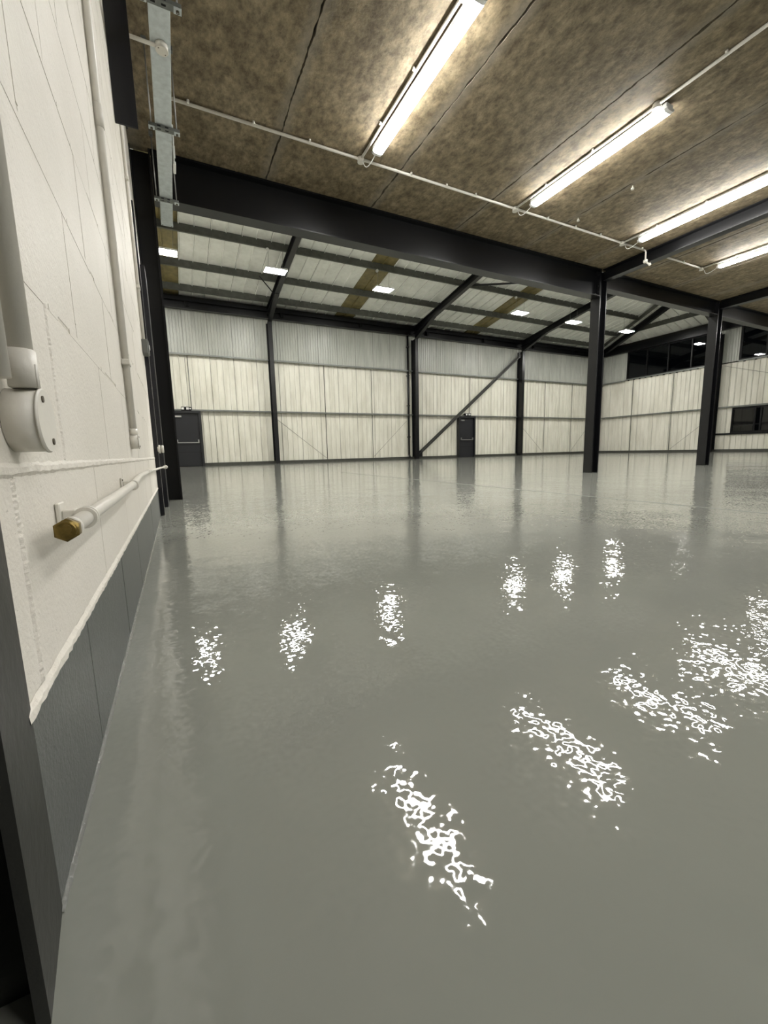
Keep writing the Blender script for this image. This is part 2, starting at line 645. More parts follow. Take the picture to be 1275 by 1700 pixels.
WF = box('wall_far', (-1.4, YF + 0.02, 0), (28.0, YF + 0.16, 7.2), 'dark_void')
tag(WF, 'far wall of cream profiled liner sheets', 'wall', kind='structure')
for i in range(29):
    x = -1.3 + i
    wd = min(1.0, XR - x)
    wall_sheet(WF, 'x', x, 0.06, 4.80, 'liner', PW, wd)
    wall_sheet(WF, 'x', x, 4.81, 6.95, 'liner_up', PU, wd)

W1 = (12.97, 18.20)      # upper window, far part (y range)
W2 = (7.0, 11.93)        # upper window, near part
W3 = (7.6, 12.04)        # lower window
ZU0, ZU1 = 4.88, 6.62
ZL0, ZL1 = 1.03, 2.37
# dark backing with openings
WRb = []
for (y0, y1, z0, z1) in ((-6.8, 20.5, 0, ZL0 - 0.04), (-6.8, 20.5, ZL1 + 0.03, ZU0 - 0.03), (-6.8, 20.5, ZU1 + 0.03, 7.2),
                         (W3[1], 20.5, ZL0 - 0.04, ZL1 + 0.03), (-6.8, W3[0], ZL0 - 0.04, ZL1 + 0.03),
                         (-6.8, W2[0], ZU0 - 0.03, ZU1 + 0.03), (W2[1], W1[0], ZU0 - 0.03, ZU1 + 0.03), (W1[1], 20.5, ZU0 - 0.03, ZU1 + 0.03)):
    WRb.append(((XR + 0.02, y0, z0), (XR + 0.16, y1, z1)))
WR = merge('wall_right', WRb, 'dark_void')
tag(WR, 'right hand wall of cream profiled liner sheets with dark windows', 'wall', kind='structure')
for i in range(24):
    y = YF - i
    if y - 1.0 >= W3[1]:
        wall_sheet(WR, 'y', y, 0.06, 4.80, 'liner', PW)
    elif y > W3[1]:
        wall_sheet(WR, 'y', y, 0.06, 4.80, 'liner', PW, y - W3[1])
        wall_sheet(WR, 'y', W3[1], 0.06, ZL0 - 0.06, 'liner', PW, 1 - (y - W3[1]))
        wall_sheet(WR, 'y', W3[1], ZL1 + 0.02, 4.80, 'liner', PW, 1 - (y - W3[1]))
    else:
        wall_sheet(WR, 'y', y, 0.06, ZL0 - 0.06, 'liner', PW)
        wall_sheet(WR, 'y', y, ZL1 + 0.02, 4.80, 'liner', PW)
for y, wd in ((YF, 1.0), (YF - 1, 1.0), (YF - 2, YF - 2 - W1[1])):
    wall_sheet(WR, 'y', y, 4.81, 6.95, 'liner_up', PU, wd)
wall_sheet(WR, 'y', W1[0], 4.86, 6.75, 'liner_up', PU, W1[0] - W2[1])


def strip_window(name, y0, y1, z0, z1, mulls, label, transom=None):
    t = thing(name, (XR, (y0 + y1) / 2, z0), label, 'window', kind='structure')
    xo, xi = XR + 0.10, XR - 0.03
    fr = 0.07
    box('window_frame', (xi, y0, z0), (xo, y1, z0 + fr), 'black', t)
    box('window_frame', (xi, y0, z1 - fr), (xo, y1, z1), 'black', t)
    ys = [y0] + mulls + [y1]
    for i, y in enumerate(ys):
        a = y if i == 0 else (y - fr if i == len(ys) - 1 else y - fr / 2)
        box('mullion', (xi, a, z0 + fr), (xo, a + fr, z1 - fr), 'black', t)
    for a, b in zip(ys[:-1], ys[1:]):
        box('pane', (XR + 0.03, a + fr / 2, z0 + fr), (XR + 0.036, b - fr / 2, z1 - fr), 'glass', t)
        if transom:
            box('transom', (xi, a + fr / 2, transom), (XR + 0.028, b - fr / 2, transom + 0.035), 'black', t)
    return t


strip_window('window_1', W1[0], W1[1], ZU0, ZU1, [14.3, 15.6, 16.9], 'long dark upper window strip near the far corner')
strip_window('window_2', W2[0], W2[1], ZU0, ZU1, [8.2, 9.5, 10.8], 'dark upper window strip right of the wall column')
w3 = strip_window('window_3', W3[0], W3[1], ZL0, ZL1, [8.7, 9.75, 10.75, 11.0], 'low dark window in the right hand wall', 1.42)
box('sill', (XR - 0.10, W3[0], ZL0 - 0.10), (XR + 0.02, 12.72, ZL0 - 0.005), 'black', w3)
for a, b, n in ((W1[0], W1[1], 14), (W2[0], W2[1], 10)):
    st = box('trim_3' if a == W1[0] else 'trim_4', (XR - 0.09, a, 4.80), (XR + 0.01, b, 4.875), 'strut')
    tag(st, 'pale steel sill rail under the ' + ('long upper window strip' if a == W1[0] else 'upper window strip beside the column'), 'window sill', kind='structure')
    for i in range(n):
        y = a + (i + 0.5) * (b - a) / n
        box('fixing_clip', (XR - 0.10, y - 0.04, 4.765), (XR - 0.02, y + 0.04, 4.80), 'black', st)

# ---- roof: far slope, hipped to the right slope
RF = thing('roof', (13, 13, 7.3), 'white ribbed roof liner sheets with yellowed rooflights over the hall', 'roof', kind='structure')
PR = profile(1.0, (0.0275, 0.5), 0.05, 0.045)
RIDGE = 6.5
for i in range(29):
    x = -1.3 + i
    if x >= XR:
        break

    def P(u, d, e, x=x):
        X = min(x + u, XR + 0.2)
        ylim = max(RIDGE, hip_y(X))
        y = 20.45 if e == 0 else min(ylim, 20.44)
        return (X, y, z_raf(19.3 - y) + 0.30 - d)
    lights = (-0.5 < x + 0.5 < 0.9, )
    vs, fs = sheet_mesh('r', PR, 'roof', P)
    rl = i in (1, 9, 17)
    if rl:
        raw('rooflight', vs, fs, 'rooflight', RF)['label'] = 'yellowed translucent rooflight strip'
    else:
        raw('roof_sheet', vs, fs, 'roof', RF)
for i in range(14):
    y = 20.45 - i

    def P(u, d, e, y=y):
        Y = y - u
        xlim = max(20.7, hip_x(Y))
        X = XR + 0.15 if e == 0 else min(xlim, XR + 0.14)
        return (X, Y, z_right(X) + 0.30 - d)
    vs, fs = sheet_mesh('r', PR, 'roof', P)
    raw('roof_sheet', vs, fs, 'roof', RF)

t = box('baseboard_far', (-1.2, YF - 0.10, 0.0), (XR - 0.1, YF - 0.025, 0.13), 'base')
tag(t, 'dark base rail along the foot of the far wall', 'skirting', kind='structure')
t = box('baseboard_right', (XR - 0.10, -6.5, 0.0), (XR - 0.025, YF - 0.1, 0.13), 'base')
tag(t, 'dark base rail along the foot of the right hand wall', 'skirting', kind='structure')


# ------------------------------------------------------------------ steelwork
def h_column(name, x, y, z1, w_, d_, face, label, tf=0.016, tw=0.012, mat='steel', plate=True, z0=0.0, group=None):
    """face: axis the flanges face ('x' or 'y'); d_ along that axis, w_ across"""
    t = thing(name, (x, y, z0), label, 'column', group)
    if face == 'x':
        box('flange', (x - d_ / 2, y - w_ / 2, z0), (x - d_ / 2 + tf, y + w_ / 2, z1), mat, t)
        box('flange', (x + d_ / 2 - tf, y - w_ / 2, z0), (x + d_ / 2, y + w_ / 2, z1), mat, t)
        box('web', (x - d_ / 2 + tf, y - tw / 2, z0), (x + d_ / 2 - tf, y + tw / 2, z1), mat, t)
    else:
        box('flange', (x - w_ / 2, y - d_ / 2, z0), (x + w_ / 2, y - d_ / 2 + tf, z1), mat, t)
        box('flange', (x - w_ / 2, y + d_ / 2 - tf, z0), (x + w_ / 2, y + d_ / 2, z1), mat, t)
        box('web', (x - tw / 2, y - d_ / 2 + tf, z0), (x + tw / 2, y + d_ / 2 - tf, z1), mat, t)
    return t


def beam_x(name, x0, x1, yc, w_, z0, z1, label, tf=0.014, tw=0.010, group=None):
    t = thing(name, ((x0 + x1) / 2, yc, z0), label, 'beam', group)
    box('bottom_flange', (x0, yc - w_ / 2, z0), (x1, yc + w_ / 2, z0 + tf), 'steel', t)
    box('top_flange', (x0, yc - w_ / 2, z1 - tf), (x1, yc + w_ / 2, z1), 'steel', t)
    box('web', (x0, yc - tw / 2, z0 + tf), (x1, yc + tw / 2, z1 - tf), 'steel', t)
    return t


def beam_y(name, y0, y1, xc, w_, z0, z1, label, tf=0.012, tw=0.009, group=None):
    t = thing(name, (xc, (y0 + y1) / 2, z0), label, 'beam', group)
    box('bottom_flange', (xc - w_ / 2, y0, z0), (xc + w_ / 2, y1, z0 + tf), 'steel', t)
    box('top_flange', (xc - w_ / 2, y0, z1 - tf), (xc + w_ / 2, y1, z1), 'steel', t)
    box('web', (xc - tw / 2, y0, z0 + tf), (xc + tw / 2, y1, z1 - tf), 'steel', t)
    return t


YC = (YB0 + YB1) / 2
XC1, XC2 = 6.575, 10.215
g = 'columns under the main beam line'
h_column('steel_column', -0.062, YC, CEIL - 0.002, 0.17, 0.18, 'x', 'dark steel column at the end of the white block wall', group=g)
h_column('steel_column', XC1, YC, CEIL - 0.002, 0.17, 0.165, 'x', 'charcoal steel column where the deep beam ends, nearest freestanding column', group=g)
h_column('steel_column', XC2, YC, CEIL - 0.002, 0.17, 0.165, 'x', 'charcoal steel column right of the nearest freestanding one', group=g)

b1 = beam_x('steel_beam', 0.03, XC1 - 0.084, YC, 0.17, 2.913, CEIL - 0.001, 'deep charcoal steel beam spanning from the left column across the picture')
# end plate and stiffeners where it meets the column
box('end_plate', (XC1 - 0.096, YC - 0.08, 2.90), (XC1 - 0.0845, YC + 0.08, CEIL - 0.02), 'steel', b1)
for dz in (0.07, 0.16, 0.25, 0.34):
    for s in (-1, 1):
        cyl('bolt', (XC1 - 0.108, YC + s * 0.05, 2.913 + dz), (XC1 - 0.096, YC + s * 0.05, 2.913 + dz), 0.012, 'steel', b1, 6)
b2 = beam_x('steel_beam', XC1 + 0.084, XC2 - 0.084, YC, 0.15, 3.06, CEIL - 0.001, 'shallower charcoal beam between the two freestanding columns')
beam_x('steel_beam', XC2 + 0.084, 17.0, YC, 0.15, 3.045, CEIL - 0.001, 'charcoal beam running off to the right of the second freestanding column')
beam_y('steel_beam', -6.4, YB0 - 0.002, XC1 + 0.03, 0.13, 3.16, CEIL - 0.001, 'charcoal soffit beam running from the nearest freestanding column towards the camera')
beam_y('steel_beam', -6.4, YB0 - 0.002, XC2 + 0.01, 0.13, 3.17, CEIL - 0.001, 'charcoal soffit beam running from the second freestanding column towards the camera')

# far wall portal columns
XCOL = (4.33, 12.10, 19.87)
names = ('left of the three far wall columns, near the partly hidden door',
         'middle of the three far wall columns, at the foot of the diagonal brace',
         'right of the three far wall columns, at the top of the diagonal brace')
YCF = YF - 0.03 - 0.23
for x, n in zip(XCOL, names):
    t = h_column('portal_column', x, YCF, 6.42, 0.19, 0.44, 'y', 'charcoal portal column, ' + n, group='portal columns on the far wall')
# corner and right wall columns
h_column('portal_column', XR - 0.28, YF - 0.28, 6.9, 0.19, 0.40, 'y', 'dark corner column where far and right hand walls meet')
h_column('portal_column', XR - 0.25, 12.80, 6.42, 0.19, 0.40, 'x', 'dark column on the right hand wall between the upper window strips')
p = thing('downpipe', (11.74, YF - 0.12, 0), 'dark rainwater downpipe left of the middle far wall column', 'pipe')
cyl('pipe_run', (11.74, YF - 0.12, 0.25), (11.74, YF - 0.12, 6.7), 0.055, 'steel', p, 12)
cyl('shoe', (11.74, YF - 0.12, 0.25), (11.72, YF - 0.25, 0.10), 0.055, 'steel', p, 12)
for z in (1.2, 2.9, 4.5, 6.0):
    box('pipe_bracket', (11.67, YF - 0.19, z), (11.81, YF - 0.03, z + 0.05), 'steel', p)


# rafters
def rafter(o, d, n, L, wid, label, z_of, haunch=True):
    """rafter along d from o (at the column) inwards, run measured by z_of"""
    t = thing('rafter', (o[0], o[1], z_of(0) - 0.32), label, 'rafter')
    tf = 0.016
    dep = 0.32
    prism('bottom_flange', [(0, z_of(0) - dep), (L, z_of(L) - dep), (L, z_of(L) - dep + tf), (0, z_of(0) - dep + tf)], o, d, n, wid, 'steel', t)
    prism('top_flange', [(0, z_of(0) - tf), (L, z_of(L) - tf), (L, z_of(L)), (0, z_of(0))], o, d, n, wid, 'steel', t)
    prism('web', [(0, z_of(0) - dep + tf), (L, z_of(L) - dep + tf), (L, z_of(L) - tf), (0, z_of(0) - tf)], o, d, n, 0.012, 'steel', t)
    if haunch:
        h = 1.9
        prism('haunch_web', [(0, z_of(0) - dep - 0.34), (h, z_of(h) - dep), (0, z_of(0) - dep)], o, d, n, 0.012, 'steel', t)
        prism('haunch_flange', [(0, z_of(0) - dep - 0.36), (h, z_of(h) - dep - 0.016), (h, z_of(h) - dep), (0, z_of(0) - dep - 0.34)], o, d, n, wid, 'steel', t)
    return t


y0 = YF - 0.295
for x, n in zip(XCOL, ('left', 'middle', 'right')):
    lim = max(8.0, hip_y(x) + 0.2)
    rafter((x, y0, 0), (0, -1, 0), (1, 0, 0), y0 - lim, 0.19, 'charcoal rafter rising from the %s far wall column' % n, lambda s: z_raf(19.3 - (y0 - s)))
x0 = XR - 0.295
rafter((x0, 12.80, 0), (-1, 0, 0), (0, 1, 0), x0 - hip_x(12.8) - 0.2, 0.19, 'charcoal rafter rising from the right hand wall column', lambda s: z_right(x0 - s))
q = 1 / math.sqrt(1.25)
hr = rafter((XR - 0.35, YF - 0.7, 0), (-q * 0.5, -q, 0), (q, -q * 0.5, 0), 13.0, 0.19, 'charcoal hip rafter rising from the far corner', lambda s: z_raf(19.3 - (YF - 0.7 - s * q)), haunch=False)
prism('trimmer', [(0, z_raf(-0.3) + 0.02), (11, z_raf(-0.3 + 11 * q) + 0.02), (11, z_raf(-0.3 + 11 * q) + 0.20), (0, z_raf(-0.3) + 0.20)], (XR - 0.75, YF - 0.7, 0), (-q * 0.5, -q, 0), (q, -q * 0.5, 0), 0.07, 'purlin', hr)


# purlins (Z sections)
def purlin(kind, lo, hi, pos, z, label, group, lip=0.022, wd=0.075, h=0.28, mat='purlin'):
    if kind == 'x':
        t = thing('purlin', ((lo + hi) / 2, pos, z), label, 'purlin', group)
        box('bottom_flange', (lo, pos - wd, z), (hi, pos, z + 0.006), mat, t)
        box('web', (lo, pos - 0.006, z + 0.006), (hi, pos, z + h - 0.006), mat, t)
        box('top_flange', (lo, pos - 0.006, z + h - 0.006), (hi, pos + wd, z + h), mat, t)
        box('lip', (lo, pos - wd, z + 0.006), (hi, pos - wd + 0.005, z + 0.006 + lip), mat, t)
    else:
        t = thing('purlin', (pos, (lo + hi) / 2, z), label, 'purlin', group)
        box('bottom_flange', (pos - wd, lo, z), (pos, hi, z + 0.006), mat, t)
        box('web', (pos - 0.006, lo, z + 0.006), (pos, hi, z + h - 0.006), mat, t)
        box('top_flange', (pos - 0.006, lo, z + h - 0.006), (pos + wd, hi, z + h), mat, t)
        box('lip', (pos - wd, lo, z + 0.006), (pos - wd + 0.005, hi, z + 0.006 + lip), mat, t)
    return t


for y, n in ((19.55, 'just above the eaves of the far wall'), (17.95, 'second row up from the far eaves'),
             (16.00, 'third row up from the far eaves, carrying the high bay lamps'), (14.05, 'fourth row up from the far eaves, above the main beam')):
    purlin('x', -1.2, hip_x(y) - 0.45, y, z_raf(19.3 - y) + 0.012, 'grey roof purlin, ' + n, 'far slope purlins')
for xx, n in ((26.27, 'lower row on the right hand roof slope'), (24.6, 'upper row on the right hand roof slope')):
    purlin('y', 5.0, hip_y(xx) - 0.25, xx, z_right(xx) + 0.012, 'grey roof purlin, ' + n, 'right slope purlins')

# eaves beams
for kind in 'xy':
    if kind == 'x':
        t = thing('eaves_beam', (13, YF - 0.1, 6.62), 'dark eaves beam along the top of the far wall', 'beam')
        box('web', (-1.2, YF - 0.12, 6.62), (XR - 0.05, YF - 0.05, 7.05), 'steel', t)
        box('bottom_flange', (-1.2, YF - 0.27, 6.60), (XR - 0.05, YF - 0.05, 6.62), 'steel', t)
        box('gutter_lip', (-1.2, YF - 0.29, 6.90), (XR - 0.3, YF - 0.27, 7.03), 'steel', t)
        for i in range(26):
            if i % 4 == 0:
                box('cleat', (0.9 + i, YF - 0.27, 6.72), (1.02 + i, YF - 0.12, 6.98), 'black', t)
    else:
        t = thing('eaves_beam', (XR - 0.1, 12, 6.62), 'dark eaves beam along the top of the right hand wall', 'beam')
        box('web', (XR - 0.12, 4.9, 6.62), (XR - 0.05, YF - 0.3, 7.05), 'steel', t)
        box('bottom_flange', (XR - 0.27, 4.9, 6.60), (XR - 0.05, YF - 0.3, 6.62), 'steel', t)


# girts
def girt(axis, z, lo, hi, label, group):
    if axis == 'x':
        t = thing('girt', ((lo + hi) / 2, YF - 0.06, z), label, 'rail', group)
        box('web', (lo, YF - 0.165, z), (hi, YF - 0.025, z + 0.008), 'strut', t)
        box('face_lip', (lo, YF - 0.165, z - 0.055), (hi, YF - 0.159, z + 0.008), 'strut', t)
    else:
        t = thing('girt', (XR - 0.06, (lo + hi) / 2, z), label, 'rail', group)
        box('web', (XR - 0.165, lo, z), (XR - 0.025, hi, z + 0.008), 'strut', t)
        box('face_lip', (XR - 0.165, lo, z - 0.055), (XR - 0.159, hi, z + 0.008), 'strut', t)
    return t


bays = ((-1.2, XCOL[0] - 0.1), (XCOL[0] + 0.1, XCOL[1] - 0.1), (XCOL[1] + 0.1, XCOL[2] - 0.1), (XCOL[2] + 0.1, XR - 0.4))
bn = ('left of the left far wall column', 'between the left and middle far wall columns', 'behind the diagonal brace', 'right of the right far wall column')
GX = {}
for i, (lo, hi) in enumerate(bays):
    for z, n in ((2.46, 'lower'), (4.80, 'upper')):
        GX[i, n] = girt('x', z, lo, hi, '%s horizontal rail on the far wall %s' % (n, bn[i]), 'far wall rails')
girt('y', 2.46, 12.92, YF - 0.5, 'lower horizontal rail on the right hand wall beside the far corner', 'right wall rails')
girt('y', 4.80, W1[1], YF - 0.5, 'upper horizontal rail on the right hand wall beside the far corner', 'right wall rails')
girt('y', 2.46, -6.0, 12.68, 'horizontal rail on the right hand wall above the low window', 'right wall rails')


# sag rods and thin diagonal ties
def rod(name, p0, p1, r, mat, label, cat):
    o = cyl(name, p0, p1, r, mat, None, 8)
    return tag(o, label, cat)


YR = YF - 0.033
for i, (x, n) in enumerate(((0.80, 'above the partly hidden door'), (6.95, 'left one in the bay between left and middle far columns'), (9.55, 'right one in the bay between left and middle far columns'),
                            (16.05, 'above the fire exit beside the brace'), (22.3, 'left one in the far bay beside the corner'), (24.9, 'right one in the far bay beside the corner'))):
    r = thing('sag_rod', (x, YR, 0.13), 'thin far wall sag rod, ' + n, 'rod', 'far wall sag rods')
    lo = 2.47 if i in (0, 3) else 0.13
    if lo < 2:
        cyl('rod', (x, YR, 0.13), (x, YR, 2.40), 0.014, 'purlin', r, 8)
    cyl('rod', (x, YR, 2.47), (x, YR, 4.74), 0.014, 'purlin', r, 8)
for (xa, za, xb, zb, n) in ((4.50, 2.1, 6.9, 0.2, 'right of the left far wall column'), (11.65, 2.1, 9.6, 0.2, 'left of the middle far wall column'),
                            (20.1, 2.0, 22.2, 0.2, 'right of the right far wall column'), (26.9, 2.1, 25.0, 0.2, 'just left of the far corner')):
    rod('diagonal_tie', (xa, YR, za), (xb, YR, zb), 0.007, 'purlin', 'thin diagonal tie low on the far wall ' + n, 'tie')
for (ya, za, yb, zb, n) in ((12.95, 2.0, 15.1, 0.2, 'low on the right hand wall left of its column'), (12.6, 4.7, 9.5, 3.6, 'high on the right hand wall right of its column')):
    rod('diagonal_tie', (XR - 0.033, ya, za), (XR - 0.033, yb, zb), 0.007, 'purlin', 'thin diagonal tie ' + n, 'tie')
for y, n in ((17.65, 'nearer the far corner'), (15.15, 'nearer the column')):
    r = thing('sag_rod', (XR - 0.1, y, 0.13), 'thin vertical sag rod on the right hand wall, ' + n, 'rod', 'right wall sag rods')
    cyl('rod', (XR - 0.1, y, 0.13), (XR - 0.1, y, 2.40), 0.02, 'purlin', r, 8)
    cyl('rod', (XR - 0.1, y, 2.47), (XR - 0.1, y, 4.76), 0.02, 'purlin', r, 8)

# diagonal brace
br = thing('diagonal_brace', (12.25, 19.86, 0.2), 'long olive grey diagonal brace from the middle column foot up to the right far column', 'brace')
A, B = Vector((12.27, 19.93, 0.30)), Vector((19.74, 19.93, 6.20))
dv = (B - A).normalized()
nv = Vector((-dv.z, 0, dv.x))


def bar(name, a, b, w1, w2, mat, parent):
    vs = []
    for pnt in (a, b):
        for s, t_ in ((-1, -1), (1, -1), (1, 1), (-1, 1)):
            vs.append(pnt + nv * (s * w1 / 2) + Vector((0, 1, 0)) * (t_ * w2 / 2))
    return raw(name, [tuple(v) for v in vs], [(0, 1, 2, 3), (4, 5, 6, 7), (0, 1, 5, 4), (1, 2, 6, 5), (2, 3, 7, 6), (3, 0, 4, 7)], mat, parent)


bar('angle_leg', A, B, 0.012, 0.10, 'brace', br)
bar('angle_leg', A + nv * 0.05 + Vector((0, 0.044, 0)), B + nv * 0.05 + Vector((0, 0.044, 0)), 0.10, 0.012, 'brace', br)
bar('angle_leg', A - nv * 0.05 + Vector((0, 0.044, 0)), B - nv * 0.05 + Vector((0, 0.044, 0)), 0.10, 0.012, 'brace', br)
box('gusset', (12.21, 19.92, 0.12), (12.45, 19.935, 0.46), 'steel', br)
box('gusset', (19.58, 19.92, 6.02), (19.77, 19.935, 6.36), 'steel', br)
# roof brace crossing the middle bay
rb = thing('roof_brace', (13.0, 14.6, 7.75), 'dark roof bracing angle crossing the purlins right of the middle rafter', 'brace')
cyl('brace_bar', (12.2, 15.55, 7.62), (16.6, 14.0, 7.95), 0.045, 'steel', rb, 6)
rk = thing('roof_brace', (4.2, 18.0, 7.2), 'short dark stay beside the left rafter near the eaves', 'brace')
cyl('brace_bar', (4.25, 18.3, 7.06), (3.55, 17.62, 7.40), 0.022, 'steel', rk, 6)


# ------------------------------------------------------------------ doors
def fire_door(name, x0, x1, h, label, bar_, hinge_right):
    t = thing(name, ((x0 + x1) / 2, YF - 0.1, 0), label, 'door', kind='structure')
    yo, yi = YF - 0.26, YF - 0.03
    fw = 0.10
    box('door_frame', (x0, yo, 0), (x0 + fw, yi, h), 'door_frame', t)
    box('door_frame', (x1 - fw, yo, 0), (x1, yi, h), 'door_frame', t)
    box('door_frame', (x0 + fw, yo, h - fw), (x1 - fw, yi, h), 'door_frame', t)
    lf = box('door_leaf', (x0 + fw + 0.004, YF - 0.17, 0.012), (x1 - fw - 0.004, YF - 0.11, h - fw - 0.004), 'door', t)
    zb = 1.02
    pb = box('push_bar', (x0 + fw + 0.06, YF - 0.25, zb), (x1 - fw - 0.06, YF - 0.225, zb + 0.04), 'chrome', lf)
    box('bar_end', (x0 + fw + 0.05, YF - 0.25, zb), (x0 + fw + 0.10, YF - 0.17, zb + 0.15), 'chrome', lf)
    box('bar_end', (x1 - fw - 0.10, YF - 0.25, zb), (x1 - fw - 0.05, YF - 0.17, zb + 0.15), 'chrome', lf)
    cx = x0 + fw + 0.07
    box('door_closer', (cx, YF - 0.235, h - fw - 0.18), (cx + 0.24, YF - 0.17, h - fw - 0.11), 'chrome', lf)
    box('kick_seam', (x0 + fw + 0.03, YF - 0.172, 0.62), (x1 - fw - 0.03, YF - 0.168, 0.628), 'black', lf)
    return t


fire_door('door_1', -0.05, 1.14, 2.40, 'dark grey fire door beside the left column, partly hidden', True, True)
fire_door('door_2', 15.10, 16.32, 2.42, 'dark grey fire exit door under the diagonal brace', True, True)


def exit_light(x, z, label):
    t = thing('emergency_light', (x, YF - 0.2, z), label, 'light fitting', 'fittings over the fire doors')
    ho = box('housing', (x - 0.20, YF - 0.25, z), (x + 0.20, YF - 0.03, z + 0.16), 'black', t, 0.008)
    for s in (-0.14, 0.05):
        box('lamp_head', (x + s - 0.05, YF - 0.275, z + 0.04), (x + s + 0.05, YF - 0.25, z + 0.13), 'pvc_clean', t, 0.006)
    cyl('sensor', (x + 0.155, YF - 0.27, z + 0.085), (x + 0.155, YF - 0.25, z + 0.085), 0.03, 'pvc_clean', t, 12)
    cyl('gland', (x - 0.02, YF - 0.14, z + 0.16), (x - 0.02, YF - 0.14, z + 0.24), 0.025, 'pvc_clean', ho, 10)


exit_light(0.58, 2.405, 'small white emergency lamps above the partly hidden door')
exit_light(15.78, 2.425, 'small white emergency lamps above the fire exit under the brace')


# ------------------------------------------------------------------ high bay lamps
def high_bay(x, label, y=15.90):
    z = 6.97
    t = thing('high_bay_light', (x, y, z), label, 'lamp', 'high bay lamps hanging under the roof')
    box('lens', (x - 0.36, y - 0.20, z), (x + 0.36, y + 0.20, z + 0.02), 'highbay', t)
    ho = box('housing', (x - 0.39, y - 0.23, z + 0.012), (x + 0.39, y + 0.23, z + 0.07), 'batten_body', t, 0.006)
    box('driver_box', (x - 0.22, y - 0.08, z + 0.07), (x + 0.22, y + 0.08, z + 0.13), 'batten_body', ho, 0.005)
    zt = z_raf(19.3 - y - 0.1) + 0.011
    cyl('suspension_wire', (x - 0.26, y, z + 0.07), (x - 0.20, y + 0.06, zt), 0.006, 'wire', t, 6)
    cyl('suspension_wire', (x + 0.26, y, z + 0.07), (x + 0.32, y + 0.06, zt), 0.006, 'wire', t, 6)
    cyl('plug_box', (x - 0.24, y, zt - 0.05), (x - 0.24, y + 0.07, zt - 0.05), 0.055, 'pvc_clean', t, 12)
    return t


for x, n in ((0.225, 'leftmost high bay lamp, glowing beside the dark left column'),
             (3.79, 'glowing high bay lamp in front of the left rafter'),
             (8.14, 'glowing high bay lamp under the rooflight between left and middle rafters'),
             (15.61, 'glowing high bay lamp under the rooflight right of the middle rafter'),
             (19.41, 'glowing high bay lamp just left of the nearest freestanding column'),
             (23.88, 'glowing high bay lamp between the two freestanding columns')):
    high_bay(x, n)
# unseen lamp row added to even the far wall light, behind the main beam
for x, n in ((2.2, 'first'), (6.6, 'second'), (11.0, 'third'), (15.4, 'fourth'), (19.8, 'fifth')):
    high_bay(x, '%s added high bay fill lamp from the left, hidden above the main beam' % n, 8.30)
purlin('x', -1.2, hip_x(8.40) - 0.45, 8.40, z_raf(19.3 - 8.40) + 0.012, 'grey roof purlin hidden above the main beam, carrying the added lamp row', 'far slope purlins')


# ------------------------------------------------------------------ battens and ceiling conduit
def bat(x, y0, y1, label, cable=True):
    t = thing('batten_light', (x, (y0 + y1) / 2, 3.245), label, 'lamp', 'ceiling batten lights')
    box('body', (x - 0.048, y0 + 0.01, 3.272), (x + 0.048, y1 - 0.01, 3.310), 'batten_body', t, 0.003)
    for yy in (y0 + 0.35, y1 - 0.35):
        box('mounting_clip', (x - 0.02, yy - 0.02, 3.310), (x + 0.02, yy + 0.02, CEIL - 0.0005), 'batten_body', t)
    # rounded diffuser
    prof = [(-0.049, 3.272), (-0.050, 3.264), (-0.043, 3.254), (-0.028, 3.248), (0.028, 3.248), (0.043, 3.254), (0.050, 3.264), (0.049, 3.272)]
    vs = [(x + a, y, z) for y in (y0 + 0.03, y1 - 0.03) for a, z in prof]
    n = len(prof)
    fs = [tuple(range(n)), tuple(range(n, 2 * n))] + [(i, (i + 1) % n, n + (i + 1) % n, n + i) for i in range(n)]
    raw('diffuser', vs, fs, 'batten', t)
    for a, b in ((y0, y0 + 0.03), (y1 - 0.03, y1)):
        vs = [(x + u * 1.02, y, z) for y in (a, b) for u, z in prof]
        raw('end_cap', vs, fs, 'batten_body', t)
    if cable:
        pts = []
        for i in range(15):
            s = i / 14
            px = (x - 0.075) * (1 - s) + (x - 0.005) * s
            py = 4.06 * (1 - s) + (y1 - 0.01) * s
            pz = 3.27 - 0.055 * math.sin(math.pi * s) * (1 if s < 1 else 0)
            py += 0.05 * math.sin(math.pi * s)
            pts.append((px, py, pz))
        tube('flex_cable', pts, 0.0045, 'pvc_clean', t, 8)
    return t


LX = (1.96, 3.99, 6.02, 8.07)
for x, n in zip(LX, ('nearest lit batten on the soffit, cut by the top edge of the picture', 'second lit batten along the soffit, wholly in view',
                     'lit batten just left of the soffit beam', 'lit batten beyond the soffit beam')):
    bat(x, 2.385, 3.905, n)
bat(10.10 + 0.45, 2.385, 3.905, 'lit batten right of the second soffit beam, outside the picture', False)
bat(12.60, 2.385, 3.905, 'far right lit batten, outside the picture', False)
for x, n in zip(LX + (10.55,), ('first', 'second', 'third', 'fourth', 'fifth')):  # unseen batten row added behind the camera for fill light
    bat(x, -2.20, -0.68, '%s lit batten from the left in the fill row added behind the camera' % n, False)


def saddle(p, axis, parent, r=0.011):
    """small round clip head beside a conduit"""
    x, y, z = p
    cyl('saddle_clip', (x, y, z - 0.008), (x, y, CEIL - 0.001), r, 'pvc', parent, 10)


